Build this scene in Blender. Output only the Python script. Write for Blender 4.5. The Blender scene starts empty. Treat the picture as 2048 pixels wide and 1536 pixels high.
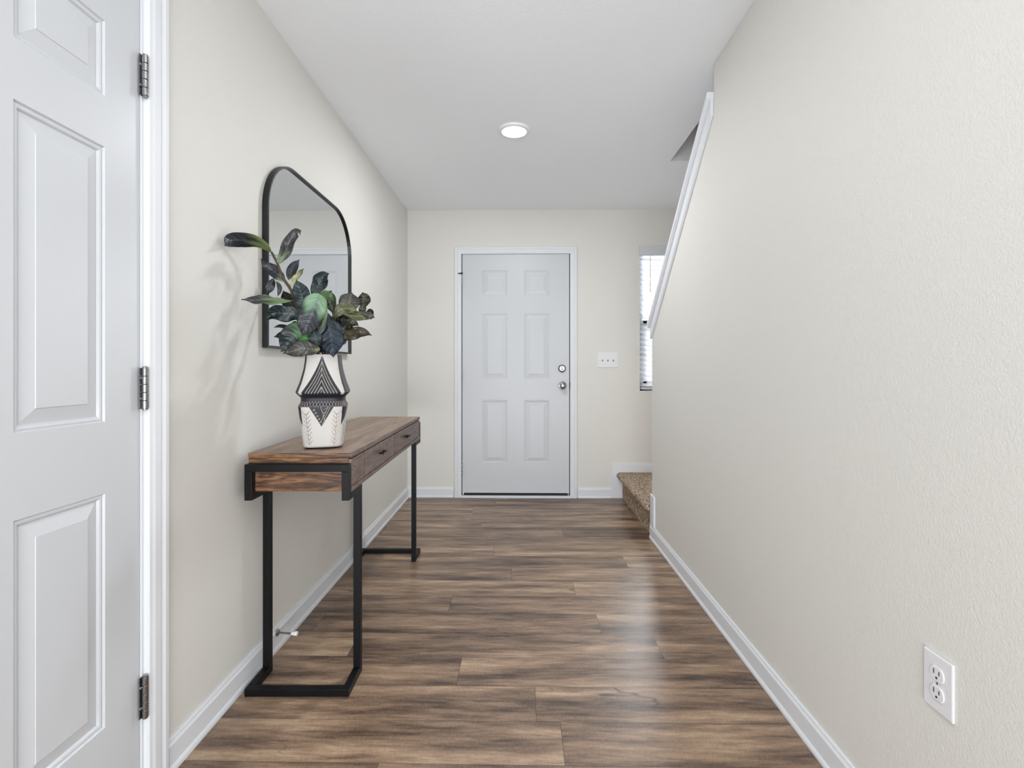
import bpy, bmesh, math, random
import numpy as np
from mathutils import Vector, Matrix
random.seed(7)
rng = np.random.default_rng(11)
C = bpy.context.scene.collection
SC = bpy.context.scene
R = math.radians

# ------------------------------------------------------------------ camera
CAM_H, F, YAW, HX, HY = 1.114, 1000.0, R(0.974), 1024.0, 735.0
cd = bpy.data.cameras.new('camera'); cam = bpy.data.objects.new('camera', cd); C.objects.link(cam)
cd.sensor_fit = 'HORIZONTAL'; cd.sensor_width = 36; cd.lens = 36*F/2048
cd.shift_x = 0; cd.shift_y = -(768-HY)/2048
cd.clip_start = .02
cam.location = (0, 0, CAM_H); cam.rotation_euler = (R(90), 0, YAW)
SC.camera = cam

# ------------------------------------------------------------------ view, world
SC.view_settings.view_transform = 'Standard'
SC.view_settings.look = 'None'
SC.view_settings.exposure = 0.06
SC.view_settings.gamma = 1
SC.view_settings.use_curve_mapping = False
w = bpy.data.worlds.new('overcast_sky'); SC.world = w; w.use_nodes = True
bg = w.node_tree.nodes['Background']; bg.inputs[0].default_value = (.93, .96, 1, 1); bg.inputs[1].default_value = 1.3
SC.cycles.max_bounces = 10; SC.cycles.diffuse_bounces = 7; SC.cycles.glossy_bounces = 4
SC.cycles.caustics_reflective = False; SC.cycles.caustics_refractive = False
SC.cycles.sample_clamp_indirect = 6
SC.cycles.use_denoising = True

# ------------------------------------------------------------------ lights
def area(name, loc, rot, sx, sy, power, col=(1, 1, 1), shape='RECTANGLE', spread=180):
    l = bpy.data.lights.new(name, 'AREA'); l.shape = shape; l.size = sx; l.size_y = sy
    l.energy = power; l.color = col; l.spread = R(spread)
    o = bpy.data.objects.new(name, l); C.objects.link(o); o.location = loc; o.rotation_euler = rot
    return o
# added unseen fill lamps behind the camera: a broad frontal one and a ceiling uplight
area('rear_fill', (0, -3.35, 1.35), (R(90), 0, 0), 5.4, 2.0, 36, (.92, .96, 1))
area('rear_ceiling_uplight', (0, -2.9, .35), (R(112), 0, 0), 4.6, .6, 178, (.92, .96, 1))
# recessed cans: the one in view and those of the room behind
area('hall_can', (-.036, 2.84, 2.43), (0, 0, 0), .13, .13, 15, (.96, .975, 1), 'DISK')
area('hall_can_near', (-.036, .75, 2.44), (0, 0, 0), .13, .13, 4.2, (.96, .975, 1), 'DISK')
area('rear_can', (-.1, -.7, 2.43), (0, 0, 0), .15, .15, 6, (.97, .98, 1), 'DISK')
area('rear_can_2', (.9, -1.2, 2.43), (0, 0, 0), .15, .15, 6, (.97, .98, 1), 'DISK')
# daylight entering by the stairwell window
area('stair_window_daylight', (1.37, 4.95, 1.95), (R(-78), 0, 0), 1.1, 1.7, 260, (.93, .965, 1))
area('stair_window_uplight', (1.37, 4.75, .75), (R(-125), 0, 0), .9, .8, 90, (.95, .975, 1))  # uplight added outside the window to brighten the far ceiling

# ------------------------------------------------------------------ helpers
def P(px, py, Y):
    """world point on the plane y = Y under photo point (px, py)"""
    a, b = (px-HX)/F, (HY-py)/F
    dx = a*math.cos(YAW) - math.sin(YAW); dy = a*math.sin(YAW) + math.cos(YAW)
    k = Y/dy
    return Vector((dx*k, Y, CAM_H + b*k))

def lin(c):
    return tuple(((v/255)/12.92 if v/255 <= .04045 else ((v/255+.055)/1.055)**2.4) for v in c)

def mat(name, col, rough=.5, metal=0, spec=.5, coat=0):
    m = bpy.data.materials.new(name); m.use_nodes = True
    b = m.node_tree.nodes['Principled BSDF']
    b.inputs['Base Color'].default_value = (*lin(col), 1)
    b.inputs['Roughness'].default_value = rough; b.inputs['Metallic'].default_value = metal
    b.inputs['Specular IOR Level'].default_value = spec; b.inputs['Coat Weight'].default_value = coat
    return m, m.node_tree.nodes, m.node_tree.links, b

def nd(nodes, kind, **kw):
    n = nodes.new(kind)
    for k, v in kw.items():
        if k in n.inputs: n.inputs[k].default_value = v
        else: setattr(n, k, v)
    return n

def ramp(nodes, stops, interp='LINEAR'):
    n = nodes.new('ShaderNodeValToRGB'); n.color_ramp.interpolation = interp
    e = n.color_ramp.elements
    while len(e) < len(stops): e.new(.5)
    for i, (p, c) in enumerate(stops):
        e[i].position = p; e[i].color = (*lin(c), 1) if isinstance(c, tuple) else (c, c, c, 1)
    return n

def bump_noise(nt, b, scale, strength, dist=.002, detail=3, coord='Object', stretch=None):
    N, L = nt.nodes, nt.links
    tc = N.new('ShaderNodeTexCoord'); mp = N.new('ShaderNodeMapping')
    if stretch: mp.inputs['Scale'].default_value = stretch
    n = nd(N, 'ShaderNodeTexNoise', Scale=scale, Detail=detail, Roughness=.55)
    bp = nd(N, 'ShaderNodeBump', Strength=strength, Distance=dist)
    L.new(tc.outputs[coord], mp.inputs[0]); L.new(mp.outputs[0], n.inputs['Vector'])
    L.new(n.outputs['Fac'], bp.inputs['Height']); L.new(bp.outputs[0], b.inputs['Normal'])
    return n

# ------------------------------------------------------------------ materials
WALL, _n, _l, _b = mat('wall_paint', (219, 218, 213), .62, spec=.35)
bump_noise(WALL.node_tree, _b, 190, .55, .0018, 2)
CEIL, _n, _l, _b = mat('ceiling_paint', (240, 243, 247), .85, spec=.2)
bump_noise(CEIL.node_tree, _b, 90, .35, .002, 2)
PAINT, _n, _l, _b = mat('white_trim_paint', (220, 223, 227), .48, spec=.4)
DOORP, _n, _l, _b = mat('white_door_paint', (200, 203, 207), .36, spec=.4)
bump_noise(DOORP.node_tree, _b, 60, .05, .001, 2, stretch=(4, 4, .4))
SHADEW, N, L, b = mat('white_blind_vinyl', (206, 209, 213), .45)
tl = N.new('ShaderNodeBsdfTranslucent'); tl.inputs[0].default_value = (*lin((228, 231, 234)), 1); ms = N.new('ShaderNodeMixShader'); ms.inputs[0].default_value = .01
L.new(b.outputs[0], ms.inputs[1]); L.new(tl.outputs[0], ms.inputs[2]); L.new(ms.outputs[0], N['Material Output'].inputs['Surface'])
PLAST = mat('white_plastic', (224, 225, 228), .32)[0]
DARK = mat('dark_gap', (30, 30, 30), .8)[0]  # flat dark for painted gap shade and the black sweep
SLOT = mat('slot_black', (25, 25, 27), .6)[0]
RUB = mat('white_rubber', (228, 226, 222), .6)[0]
NICK, _n, _l, _b = mat('satin_nickel', (150, 150, 151), .22, 1)
bump_noise(NICK.node_tree, _b, 300, .15, .0005)
IRON, _n, _l, _b = mat('black_powder_coated_steel', (9, 9, 12), .45, .0, spec=.22)
bump_noise(IRON.node_tree, _b, 700, .12, .0005)
BLKF = mat('black_frame_metal', (9, 9, 10), .42, .0)[0]
BRNZ = mat('dark_bronze', (38, 28, 24), .35, .6)[0]
MIRR = mat('silvered_glass', (236, 238, 238), .012, 1)[0]
GLASS, N, L, b = mat('window_glass', (255, 255, 255), 0.0)
tr = N.new('ShaderNodeBsdfTransparent'); ms = N.new('ShaderNodeMixShader'); fz = nd(N, 'ShaderNodeFresnel', IOR=1.4)
L.new(fz.outputs[0], ms.inputs[0]); L.new(tr.outputs[0], ms.inputs[1]); L.new(b.outputs[0], ms.inputs[2]); L.new(ms.outputs[0], N['Material Output'].inputs['Surface'])
b.inputs['Base Color'].default_value = (0, 0, 0, 1)
LAMP, N, L, b = mat('lamp_lens', (255, 255, 255), .5)
b.inputs['Emission Color'].default_value = (1, .99, .97, 1); b.inputs['Emission Strength'].default_value = 4
STEM = mat('twig_bark', (74, 60, 42), .8)[0]
TWIG = mat('reddish_twig', (120, 84, 52), .75)[0]

def wood(name, dark, mid, light, grain, rough=.4, scale=1.0, rings=6.0, spec=.4):
    m, N, L, b = mat(name, mid, rough, spec=spec)
    tc = N.new('ShaderNodeTexCoord'); mp = N.new('ShaderNodeMapping'); mp.inputs['Scale'].default_value = grain
    L.new(tc.outputs['Object'], mp.inputs[0])
    n0 = nd(N, 'ShaderNodeTexNoise', Scale=1.3*scale, Detail=2, Distortion=.6); L.new(mp.outputs[0], n0.inputs['Vector'])
    mul = nd(N, 'ShaderNodeMath', operation='MULTIPLY'); mul.inputs[1].default_value = rings; L.new(n0.outputs['Fac'], mul.inputs[0])
    sn = nd(N, 'ShaderNodeMath', operation='SINE'); m2 = nd(N, 'ShaderNodeMath', operation='MULTIPLY'); m2.inputs[1].default_value = 6.283
    L.new(mul.outputs[0], m2.inputs[0]); L.new(m2.outputs[0], sn.inputs[0])
    n1 = nd(N, 'ShaderNodeTexNoise', Scale=9*scale, Detail=6, Roughness=.65); L.new(mp.outputs[0], n1.inputs['Vector'])
    a = nd(N, 'ShaderNodeMath', operation='MULTIPLY_ADD'); a.inputs[1].default_value = .15; L.new(sn.outputs[0], a.inputs[0]); L.new(n1.outputs['Fac'], a.inputs[2])
    r = ramp(N, [(.28, dark), (.5, mid), (.74, light)]); L.new(a.outputs[0], r.inputs[0]); L.new(r.outputs[0], b.inputs['Base Color'])
    bp = nd(N, 'ShaderNodeBump', Strength=.15, Distance=.001); L.new(a.outputs[0], bp.inputs['Height']); L.new(bp.outputs[0], b.inputs['Normal'])
    return m
W_TOP = wood('walnut_veneer_top', (112, 88, 70), (136, 112, 92), (154, 130, 108), (9, .7, 9), .33, 1.2, 4)
W_CASE = wood('walnut_case', (54, 36, 26), (100, 70, 48), (140, 102, 70), (1.6, 1.6, 13), .45, 1.6, 6)
W_FRONT = wood('walnut_drawer_front', (84, 69, 62), (104, 86, 78), (120, 101, 93), (3, 1.6, 11), .45, 1.5, 7)

# carpet
CARP, N, L, b = mat('brown_fleck_carpet', (150, 126, 102), .95, spec=.1)
tc = N.new('ShaderNodeTexCoord'); n = nd(N, 'ShaderNodeTexNoise', Scale=62, Detail=4, Roughness=.85); L.new(tc.outputs['Object'], n.inputs['Vector'])
r = ramp(N, [(.36, (66, 48, 36)), (.45, (146, 124, 104)), (.55, (190, 170, 148)), (.66, (226, 212, 194))]); L.new(n.outputs['Fac'], r.inputs[0]); L.new(r.outputs[0], b.inputs['Base Color'])
bp = nd(N, 'ShaderNodeBump', Strength=1, Distance=.008); L.new(n.outputs['Fac'], bp.inputs['Height']); L.new(bp.outputs[0], b.inputs['Normal'])

# vinyl plank floor: grain runs along the plank, each plank its own patch and tone
FLOOR, N, L, b = mat('brown_vinyl_plank', (118, 96, 82), .36, spec=.5)
uv = nd(N, 'ShaderNodeUVMap', uv_map='grain'); pl = nd(N, 'ShaderNodeUVMap', uv_map='plank')
tone = nd(N, 'ShaderNodeAttribute', attribute_name='tone')
def mapped(sx, sy):
    m = N.new('ShaderNodeMapping'); m.inputs['Scale'].default_value = (sx, sy, 1); L.new(uv.outputs[0], m.inputs[0]); return m.outputs[0]
warp = nd(N, 'ShaderNodeTexNoise', Scale=1, Detail=2); L.new(mapped(1.6, 7), warp.inputs['Vector'])
wv = nd(N, 'ShaderNodeVectorMath', operation='SCALE'); wv.inputs['Scale'].default_value = .55; L.new(warp.outputs['Color'], wv.inputs[0])
def warped(sx, sy):
    a = nd(N, 'ShaderNodeVectorMath', operation='ADD'); L.new(mapped(sx, sy), a.inputs[0]); L.new(wv.outputs[0], a.inputs[1]); return a.outputs[0]
nA = nd(N, 'ShaderNodeTexNoise', Scale=1, Detail=3, Roughness=.6); L.new(warped(1.9, 15), nA.inputs['Vector'])
nB = nd(N, 'ShaderNodeTexNoise', Scale=1, Detail=8, Roughness=.75); L.new(warped(10, 78), nB.inputs['Vector'])
nC = nd(N, 'ShaderNodeTexNoise', Scale=1, Detail=4, Roughness=.7); L.new(mapped(150, 60), nC.inputs['Vector'])
def madd(x, k, y):
    a = nd(N, 'ShaderNodeMath', operation='MULTIPLY_ADD'); L.new(x, a.inputs[0]); a.inputs[1].default_value = k
    if isinstance(y, float): a.inputs[2].default_value = y
    else: L.new(y, a.inputs[2])
    return a.outputs[0]
g = madd(nA.outputs['Fac'], .9, -.30); g = madd(nB.outputs['Fac'], .55, g); g = madd(nC.outputs['Fac'], .20, g)
g = madd(tone.outputs['Fac'], .11, g)
r = ramp(N, [(.27, (36, 28, 23)), (.40, (74, 58, 47)), (.52, (112, 91, 75)), (.66, (148, 123, 101)), (.82, (184, 159, 133))])
L.new(g, r.inputs[0])
# knots and long cracks
nK = nd(N, 'ShaderNodeTexNoise', Scale=1, Detail=2, Roughness=.5); L.new(mapped(2.2, 9), nK.inputs['Vector'])
kr = ramp(N, [(.485, 0.), (.497, 1.), (.503, 1.), (.515, 0.)]); L.new(nK.outputs['Fac'], kr.inputs[0])
nK2 = nd(N, 'ShaderNodeTexNoise', Scale=1, Detail=1); L.new(mapped(1.3, 3.5), nK2.inputs['Vector'])
kr2 = ramp(N, [(.56, 0.), (.68, 1.)]); L.new(nK2.outputs['Fac'], kr2.inputs[0])
kk = nd(N, 'ShaderNodeMath', operation='MULTIPLY'); L.new(kr.outputs[0], kk.inputs[0]); L.new(kr2.outputs[0], kk.inputs[1])
k3 = nd(N, 'ShaderNodeMath', operation='MULTIPLY'); L.new(kk.outputs[0], k3.inputs[0]); k3.inputs[1].default_value = .75
mx = nd(N, 'ShaderNodeMix', data_type='RGBA'); L.new(k3.outputs[0], mx.inputs[0]); L.new(r.outputs[0], mx.inputs[6]); mx.inputs[7].default_value = (*lin((40, 30, 26)), 1)
# seams
sp = N.new('ShaderNodeSeparateXYZ'); L.new(pl.outputs[0], sp.inputs[0])
def edge(out, length, wd):
    h = nd(N, 'ShaderNodeMath', operation='SUBTRACT'); L.new(out, h.inputs[0]); h.inputs[1].default_value = length/2
    ab = nd(N, 'ShaderNodeMath', operation='ABSOLUTE'); L.new(h.outputs[0], ab.inputs[0])
    gt = nd(N, 'ShaderNodeMath', operation='GREATER_THAN'); L.new(ab.outputs[0], gt.inputs[0]); gt.inputs[1].default_value = length/2-wd
    return gt.outputs[0]
PW, PL = .1725, 1.22
sm = nd(N, 'ShaderNodeMath', operation='MAXIMUM'); L.new(edge(sp.outputs[0], PL, .0011), sm.inputs[0]); L.new(edge(sp.outputs[1], PW, .0009), sm.inputs[1])
sf = nd(N, 'ShaderNodeMath', operation='MULTIPLY'); L.new(sm.outputs[0], sf.inputs[0]); sf.inputs[1].default_value = .7
mx2 = nd(N, 'ShaderNodeMix', data_type='RGBA'); L.new(sf.outputs[0], mx2.inputs[0]); L.new(mx.outputs[2], mx2.inputs[6]); mx2.inputs[7].default_value = (*lin((42, 33, 28)), 1)
L.new(mx2.outputs[2], b.inputs['Base Color'])
rr = nd(N, 'ShaderNodeMapRange'); rr.inputs['To Min'].default_value = .26; rr.inputs['To Max'].default_value = .42; L.new(nB.outputs['Fac'], rr.inputs[0]); L.new(rr.outputs[0], b.inputs['Roughness'])
hh = madd(sm.outputs[0], -1.2, g)
bp = nd(N, 'ShaderNodeBump', Strength=.22, Distance=.0012); L.new(hh, bp.inputs['Height']); L.new(bp.outputs[0], b.inputs['Normal'])

def attr_mat(name, rough, spec=.4, bump=0):
    m, N, L, b = mat(name, (128, 128, 128), rough, spec=spec)
    a = nd(N, 'ShaderNodeAttribute', attribute_name='pigment'); L.new(a.outputs['Color'], b.inputs['Base Color'])
    if bump: bump_noise(m.node_tree, b, bump, .25, .001)
    return m
VASEM = attr_mat('glazed_sgraffito_clay', .5, .4, 160)
LEAFT = attr_mat('leaf_blade', .36, .32)

# ------------------------------------------------------------------ object helpers
def tag(o, label=None, cat=None, group=None, kind=None):
    for k, v in (('label', label), ('category', cat), ('group', group), ('kind', kind)):
        if v: o[k] = v
    return o
def empty(name, loc, rz=0, label=None, cat=None, group=None, kind=None):
    o = bpy.data.objects.new(name, None); C.objects.link(o); o.location = loc; o.rotation_euler = (0, 0, rz)
    o.empty_display_size = .1
    return tag(o, label, cat, group, kind)

class MB:
    def __init__(self): self.bm = bmesh.new(); self.mi = 0
    def _done(self, n0):
        self.bm.faces.ensure_lookup_table()
        for f in self.bm.faces[n0:]: f.material_index = self.mi
    def box(self, x0, x1, y0, y1, z0, z1):
        n0 = len(self.bm.faces)
        v = [self.bm.verts.new((x, y, z)) for x in (x0, x1) for y in (y0, y1) for z in (z0, z1)]
        for q in ((0, 1, 3, 2), (4, 6, 7, 5), (0, 4, 5, 1), (2, 3, 7, 6), (0, 2, 6, 4), (1, 5, 7, 3)):
            self.bm.faces.new([v[i] for i in q])
        self._done(n0); return self
    def quad(self, pts):
        n0 = len(self.bm.faces); self.bm.faces.new([self.bm.verts.new(p) for p in pts]); self._done(n0); return self
    def prism(self, pts, axis, a0, a1):
        """polygon in the plane normal to axis ('x': pts are (y,z), 'y': (x,z), 'z': (x,y)), extruded a0..a1"""
        n0 = len(self.bm.faces)
        def mk(p, a): return {'x': (a, p[0], p[1]), 'y': (p[0], a, p[1]), 'z': (p[0], p[1], a)}[axis]
        A = [self.bm.verts.new(mk(p, a0)) for p in pts]; B = [self.bm.verts.new(mk(p, a1)) for p in pts]
        self.bm.faces.new(A); self.bm.faces.new(B[::-1])
        for i in range(len(pts)):
            j = (i+1) % len(pts); self.bm.faces.new((A[i], B[i], B[j], A[j]))
        self._done(n0); return self
    def tube(self, pts, rad, seg=10, cap=True):
        n0 = len(self.bm.faces)
        pts = [Vector(p) for p in pts]; rings = []
        rads = rad if isinstance(rad, (list, tuple)) else [rad]*len(pts)
        up = None
        for i, p in enumerate(pts):
            d = (pts[min(i+1, len(pts)-1)]-pts[max(i-1, 0)]).normalized()
            if up is None: up = d.orthogonal().normalized()
            up = (up - d*up.dot(d)).normalized(); s = d.cross(up)
            rings.append([self.bm.verts.new(p+(up*math.cos(2*math.pi*k/seg)+s*math.sin(2*math.pi*k/seg))*rads[i]) for k in range(seg)])
        for a, c in zip(rings, rings[1:]):
            for k in range(seg): self.bm.faces.new((a[k], a[(k+1) % seg], c[(k+1) % seg], c[k]))
        if cap: self.bm.faces.new(rings[0][::-1]); self.bm.faces.new(rings[-1])
        self._done(n0); return self
    def lathe(self, prof, origin=(0, 0, 0), axis='z', seg=32, sgn=1):
        n0 = len(self.bm.faces); o = Vector(origin); rings = []
        for r_, h in prof:
            ring = []
            for k in range(seg):
                a = 2*math.pi*k/seg; c, s = r_*math.cos(a), r_*math.sin(a); h2 = h*sgn
                ring.append(self.bm.verts.new(o+Vector({'z': (c, s, h2), 'y': (c, h2, s), 'x': (h2, c, s)}[axis])))
            rings.append(ring)
        for a, c in zip(rings, rings[1:]):
            for k in range(seg): self.bm.faces.new((a[k], a[(k+1) % seg], c[(k+1) % seg], c[k]))
        self.bm.faces.new(rings[0][::-1]); self.bm.faces.new(rings[-1])
        self._done(n0); return self
    def build(self, name, mats, parent=None, bevel=0, smooth=False, seg=2, kind=None, recalc=True):
        if recalc: bmesh.ops.recalc_face_normals(self.bm, faces=self.bm.faces)
        me = bpy.data.meshes.new(name); self.bm.to_mesh(me); self.bm.free()
        o = bpy.data.objects.new(name, me); C.objects.link(o)
        for m in (mats if isinstance(mats, (list, tuple)) else [mats]): me.materials.append(m)
        if smooth:
            for p in me.polygons: p.use_smooth = True
            if smooth != 'full':
                try: me.set_sharp_from_angle(angle=R(38))
                except Exception: pass
        if bevel:
            bv = o.modifiers.new('bevel', 'BEVEL'); bv.width = bevel; bv.segments = seg; bv.limit_method = 'ANGLE'; bv.angle_limit = R(40)
        if parent: o.parent = parent
        if kind: o['kind'] = kind
        return o

def holed(mb, plane, a0, a1, u0, u1, v0, v1, holes):
    """slab with rectangular holes; plane 'y' (u=x,v=z), 'x' (u=y,v=z), 'z' (u=x,v=y)"""
    us = sorted({u0, u1, *[h[0] for h in holes], *[h[1] for h in holes]}); vs = sorted({v0, v1, *[h[2] for h in holes], *[h[3] for h in holes]})
    for i in range(len(us)-1):
        # merge vertically where possible
        run = None
        for j in range(len(vs)-1):
            cu, cv = (us[i]+us[i+1])/2, (vs[j]+vs[j+1])/2
            inh = any(h[0] < cu < h[1] and h[2] < cv < h[3] for h in holes)
            if not inh:
                run = [vs[j], vs[j+1]] if run is None else [run[0], vs[j+1]]
            if inh or j == len(vs)-2:
                if run:
                    A = (us[i], us[i+1], run[0], run[1])
                    if plane == 'y': mb.box(A[0], A[1], a0, a1, A[2], A[3])
                    elif plane == 'x': mb.box(a0, a1, A[0], A[1], A[2], A[3])
                    else: mb.box(A[0], A[1], A[2], A[3], a0, a1)
                run = None
    return mb

# ------------------------------------------------------------------ room dimensions
XL, XR, YF, ZC = -.972, .860, 4.283, 2.464
WT = .12
YE = 3.288           # where the right wall ends beside the stair
YB = 2.243           # where that wall reaches full height
XS = 1.95            # far side of the stairwell
ZT = 5.0
D2 = (-.512, .430, 0, 2.092)      # front door opening in the far wall (x0,x1,z0,z1)
WN = (1.018, 1.72, .915, 2.143)   # window opening
D1 = (.498, 1.275, 0, 2.092)       # closet door opening in the left wall (y0,y1,z0,z1)

# ------------------------------------------------------------------ floor
def build_floor():
    x0, x1, y0, y1 = -3.3, 3.3, -3.6, 4.45
    known = {0: .125, 1: .05, 2: -.225, 4: .34, 5: -.33, 6: .27, 3: .55, 7: -.05, 8: .6, -1: -.4}
    me = bpy.data.meshes.new('floor'); V, Fc, G, Pq, T = [], [], [], [], []
    r0 = int(math.floor((y0-1.401)/PW)); r1 = int(math.ceil((y1-1.401)/PW))
    for rI in range(r0, r1):
        ya, yb = max(y0, 1.401+(rI-0)*PW), min(y1, 1.401+(rI+1)*PW)
        j0 = known.get(rI-0, random.uniform(-.6, .6)) if rI >= -1 else random.uniform(-.6, .6)
        k = int(math.floor((x0-j0)/PL))
        while j0+k*PL < x1:
            xa, xb = max(x0, j0+k*PL), min(x1, j0+(k+1)*PL)
            if xb-xa > 1e-4:
                i = len(V); V += [(xa, ya, 0), (xb, ya, 0), (xb, yb, 0), (xa, yb, 0)]; Fc.append((i, i+1, i+2, i+3))
                ox, oy = random.uniform(0, 40), random.uniform(0, 40); t = random.random()
                for (X, Y) in ((xa, ya), (xb, ya), (xb, yb), (xa, yb)):
                    G.append((X+ox, Y+oy)); Pq.append((X-(j0+k*PL), Y-(1.401+rI*PW))); T.append(t)
            k += 1
    me.from_pydata(V, [], Fc)
    me.uv_layers.new(name='grain'); me.uv_layers.new(name='plank'); me.attributes.new('tone', 'FLOAT', 'CORNER')
    me.uv_layers['grain'].data.foreach_set('uv', np.array(G, dtype=np.float32).ravel())
    me.uv_layers['plank'].data.foreach_set('uv', np.array(Pq, dtype=np.float32).ravel())
    me.attributes['tone'].data.foreach_set('value', np.array(T, dtype=np.float32))
    me.materials.append(FLOOR)
    o = bpy.data.objects.new('floor', me); C.objects.link(o); o['kind'] = 'structure'
build_floor()

# ------------------------------------------------------------------ shell
holed(MB(), 'z', ZC, ZC+.32, -3.3, 3.3, -3.6, YF+WT, [(XR+WT, XS, .4, 3.29)]).build('ceiling', CEIL, kind='structure')
MB().box(XR, XS+WT, .4, YF+WT, ZT, ZT+.1).build('ceiling_stairwell', CEIL, kind='structure')
holed(MB(), 'x', XL-WT, XL, .1, YF, 0, ZC, [D1]).build('wall_left', WALL, kind='structure')
holed(MB(), 'y', YF, YF+WT, XL-WT, XS+WT, 0, ZC, [D2, WN]).build('wall_far', WALL, kind='structure')
MB().prism([(.1, 0), (YE, 0), (YE, 1.408), (YB, 2.315), (YB, ZC), (.1, ZC)], 'x', XR, XR+WT).build('wall_right', WALL, kind='structure', bevel=.004)
MB().box(XS, XS+WT, .4, YF, 0, ZT).build('wall_stairwell_side', WALL, kind='structure')
m = MB(); m.box(XR+WT, XS, 3.29, 3.41, ZC+.32, ZT); m.box(XR+WT, XS, .28, .4, 0, ZT); m.box(XR, XR+WT, .28, 3.41, ZC+.32, ZT)
m.build('wall_stairwell_upper', WALL, kind='structure')
# room behind the camera
m = MB(); m.box(-3.3, XL-WT, .1, .22, 0, ZC); m.box(XR+WT, 3.3, .1, .22, 0, ZC)
m.build('wall_rear_room_front', WALL, kind='structure')
MB().box(-3.42, -3.3, -3.6, .22, 0, ZC).build('wall_rear_room_left', WALL, kind='structure')
MB().box(3.3, 3.42, -3.6, .22, 0, ZC).build('wall_rear_room_right', WALL, kind='structure')
holed(MB(), 'y', -3.6, -3.48, -3.3, 3.3, 0, ZC, [(-2.8, 2.8, .3, 2.35)]).build('wall_rear_room_back', WALL, kind='structure')

# baseboards: base with a moulded top and a shoe at the floor
BBT = .089
def bb_prof(h=BBT):
    return [(0, 0), (.019, 0), (.0185, .009), (.0155, .015), (.0125, .018), (.0125, h-.017), (.0105, h-.013), (.0085, h-.010), (.0075, h-.004), (.005, h), (0, h)]
def bb_run(mb, wall, at, a, c_, d):
    """wall 'x': runs along y from a to c_ on the face x=at, standing out in direction d"""
    if wall == 'x': mb.prism([(at+d*p, z) for p, z in bb_prof()], 'y', a, c_)
    else: mb.prism([(at+d*p, z) for p, z in bb_prof()], 'x', a, c_)
    return mb
m = bb_run(MB(), 'x', XL, 1.350, YF, 1); bb_run(m, 'x', XL, .1, .422, 1); m.build('baseboard_left', PAINT, kind='structure')
m = bb_run(MB(), 'x', XR, .1, YE-.0, -1)
# upright piece at the end of the wall where the stair starts
m.box(XR-.0125, XR, YE-.085, YE+.012, .089, .285); m.box(XR-.0125, XR+WT, YE, YE+.012, 0, .285)
m.build('baseboard_right', PAINT, kind='structure', bevel=.002)
xa, xs0 = P(1222, 800, YF).x, P(1240, 800, YF).x
m = bb_run(MB(), 'y', YF, XL, D2[0]-.062, -1); bb_run(m, 'y', YF, D2[1]+.058, xa, -1)
m.prism([(xa, 0), (xs0+.02, 0), (xs0+.02, .19), (xs0+.004, .212), (XS, .212), (XS, .290), (xa, .290)], 'y', YF-.0125, YF)
m.build('baseboard_far', PAINT, kind='structure', bevel=.002)

# sloping cap of the stair wall and the flat trim under it
sl = (2.341-1.424)/(3.27-2.246)
def zc(y): return 2.341-sl*(y-2.246)
m = MB()
y0, y1 = YB-.0, YE+.012
m.prism([(y1, zc(y1)-.03), (y1, zc(y1)), (y0, zc(y0)), (y0, zc(y0)-.03)], 'x', XR-.030, XR+WT+.030)
m.build('trim_1', PAINT, kind='structure', bevel=.004)
m = MB(); y1 = YE+.001
for a, c_ in ((XR-.013, XR), (XR+WT, XR+WT+.013)):
    m.prism([(y1, zc(y1)-.108), (y1, zc(y1)-.030), (y0, zc(y0)-.030), (y0, zc(y0)-.108)], 'x', a, c_)
m.build('trim_2', PAINT, kind='structure', bevel=.002)

# ------------------------------------------------------------------ doors
def panel_face(mb, W, H, T, panels, k=1.0):
    """panelled slab: x 0..W, z 0..H, front face at y=0 (towards -y), back at y=T"""
    bm = mb.bm
    us = sorted({0, W, *[p[0] for p in panels], *[p[1] for p in panels]}); vs = sorted({0, H, *[p[2] for p in panels], *[p[3] for p in panels]})
    vc = {}
    def v(x, z, y=0):
        k = (round(x, 5), round(y, 5), round(z, 5))
        if k not in vc: vc[k] = bm.verts.new((x, y, z))
        return vc[k]
    for i in range(len(us)-1):
        for j in range(len(vs)-1):
            cu, cv = (us[i]+us[i+1])/2, (vs[j]+vs[j+1])/2
            if any(p[0] < cu < p[1] and p[2] < cv < p[3] for p in panels): continue
            bm.faces.new((v(us[i], vs[j]), v(us[i+1], vs[j]), v(us[i+1], vs[j+1]), v(us[i], vs[j+1])))
    rings = [(0, 0), (.003, .0045), (.0075, .0035), (.011, .0045), (.0145, .0095), (.045, .0025), (.046, .0010)]
    rings = [(i_, d_*k) for i_, d_ in rings]
    for (a, b_, c_, d) in panels:
        prev = None
        for ins, dep in rings:
            cur = [v(a+ins, c_+ins, dep), v(b_-ins, c_+ins, dep), v(b_-ins, d-ins, dep), v(a+ins, d-ins, dep)]
            if prev:
                for k in range(4): bm.faces.new((prev[k], prev[(k+1) % 4], cur[(k+1) % 4], cur[k]))
            prev = cur
        bm.faces.new(prev)
    # edges and back
    per = [v(x, 0) for x in us] + [v(W, z) for z in vs[1:]] + [v(x, H) for x in us[::-1][1:]] + [v(0, z) for z in vs[::-1][1:-1]]
    back = [bm.verts.new((p.co.x, T, p.co.z)) for p in per]
    n = len(per)
    for k in range(n): bm.faces.new((per[k], back[k], back[(k+1) % n], per[(k+1) % n]))
    bm.faces.new(back[::-1])
    return mb

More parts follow.
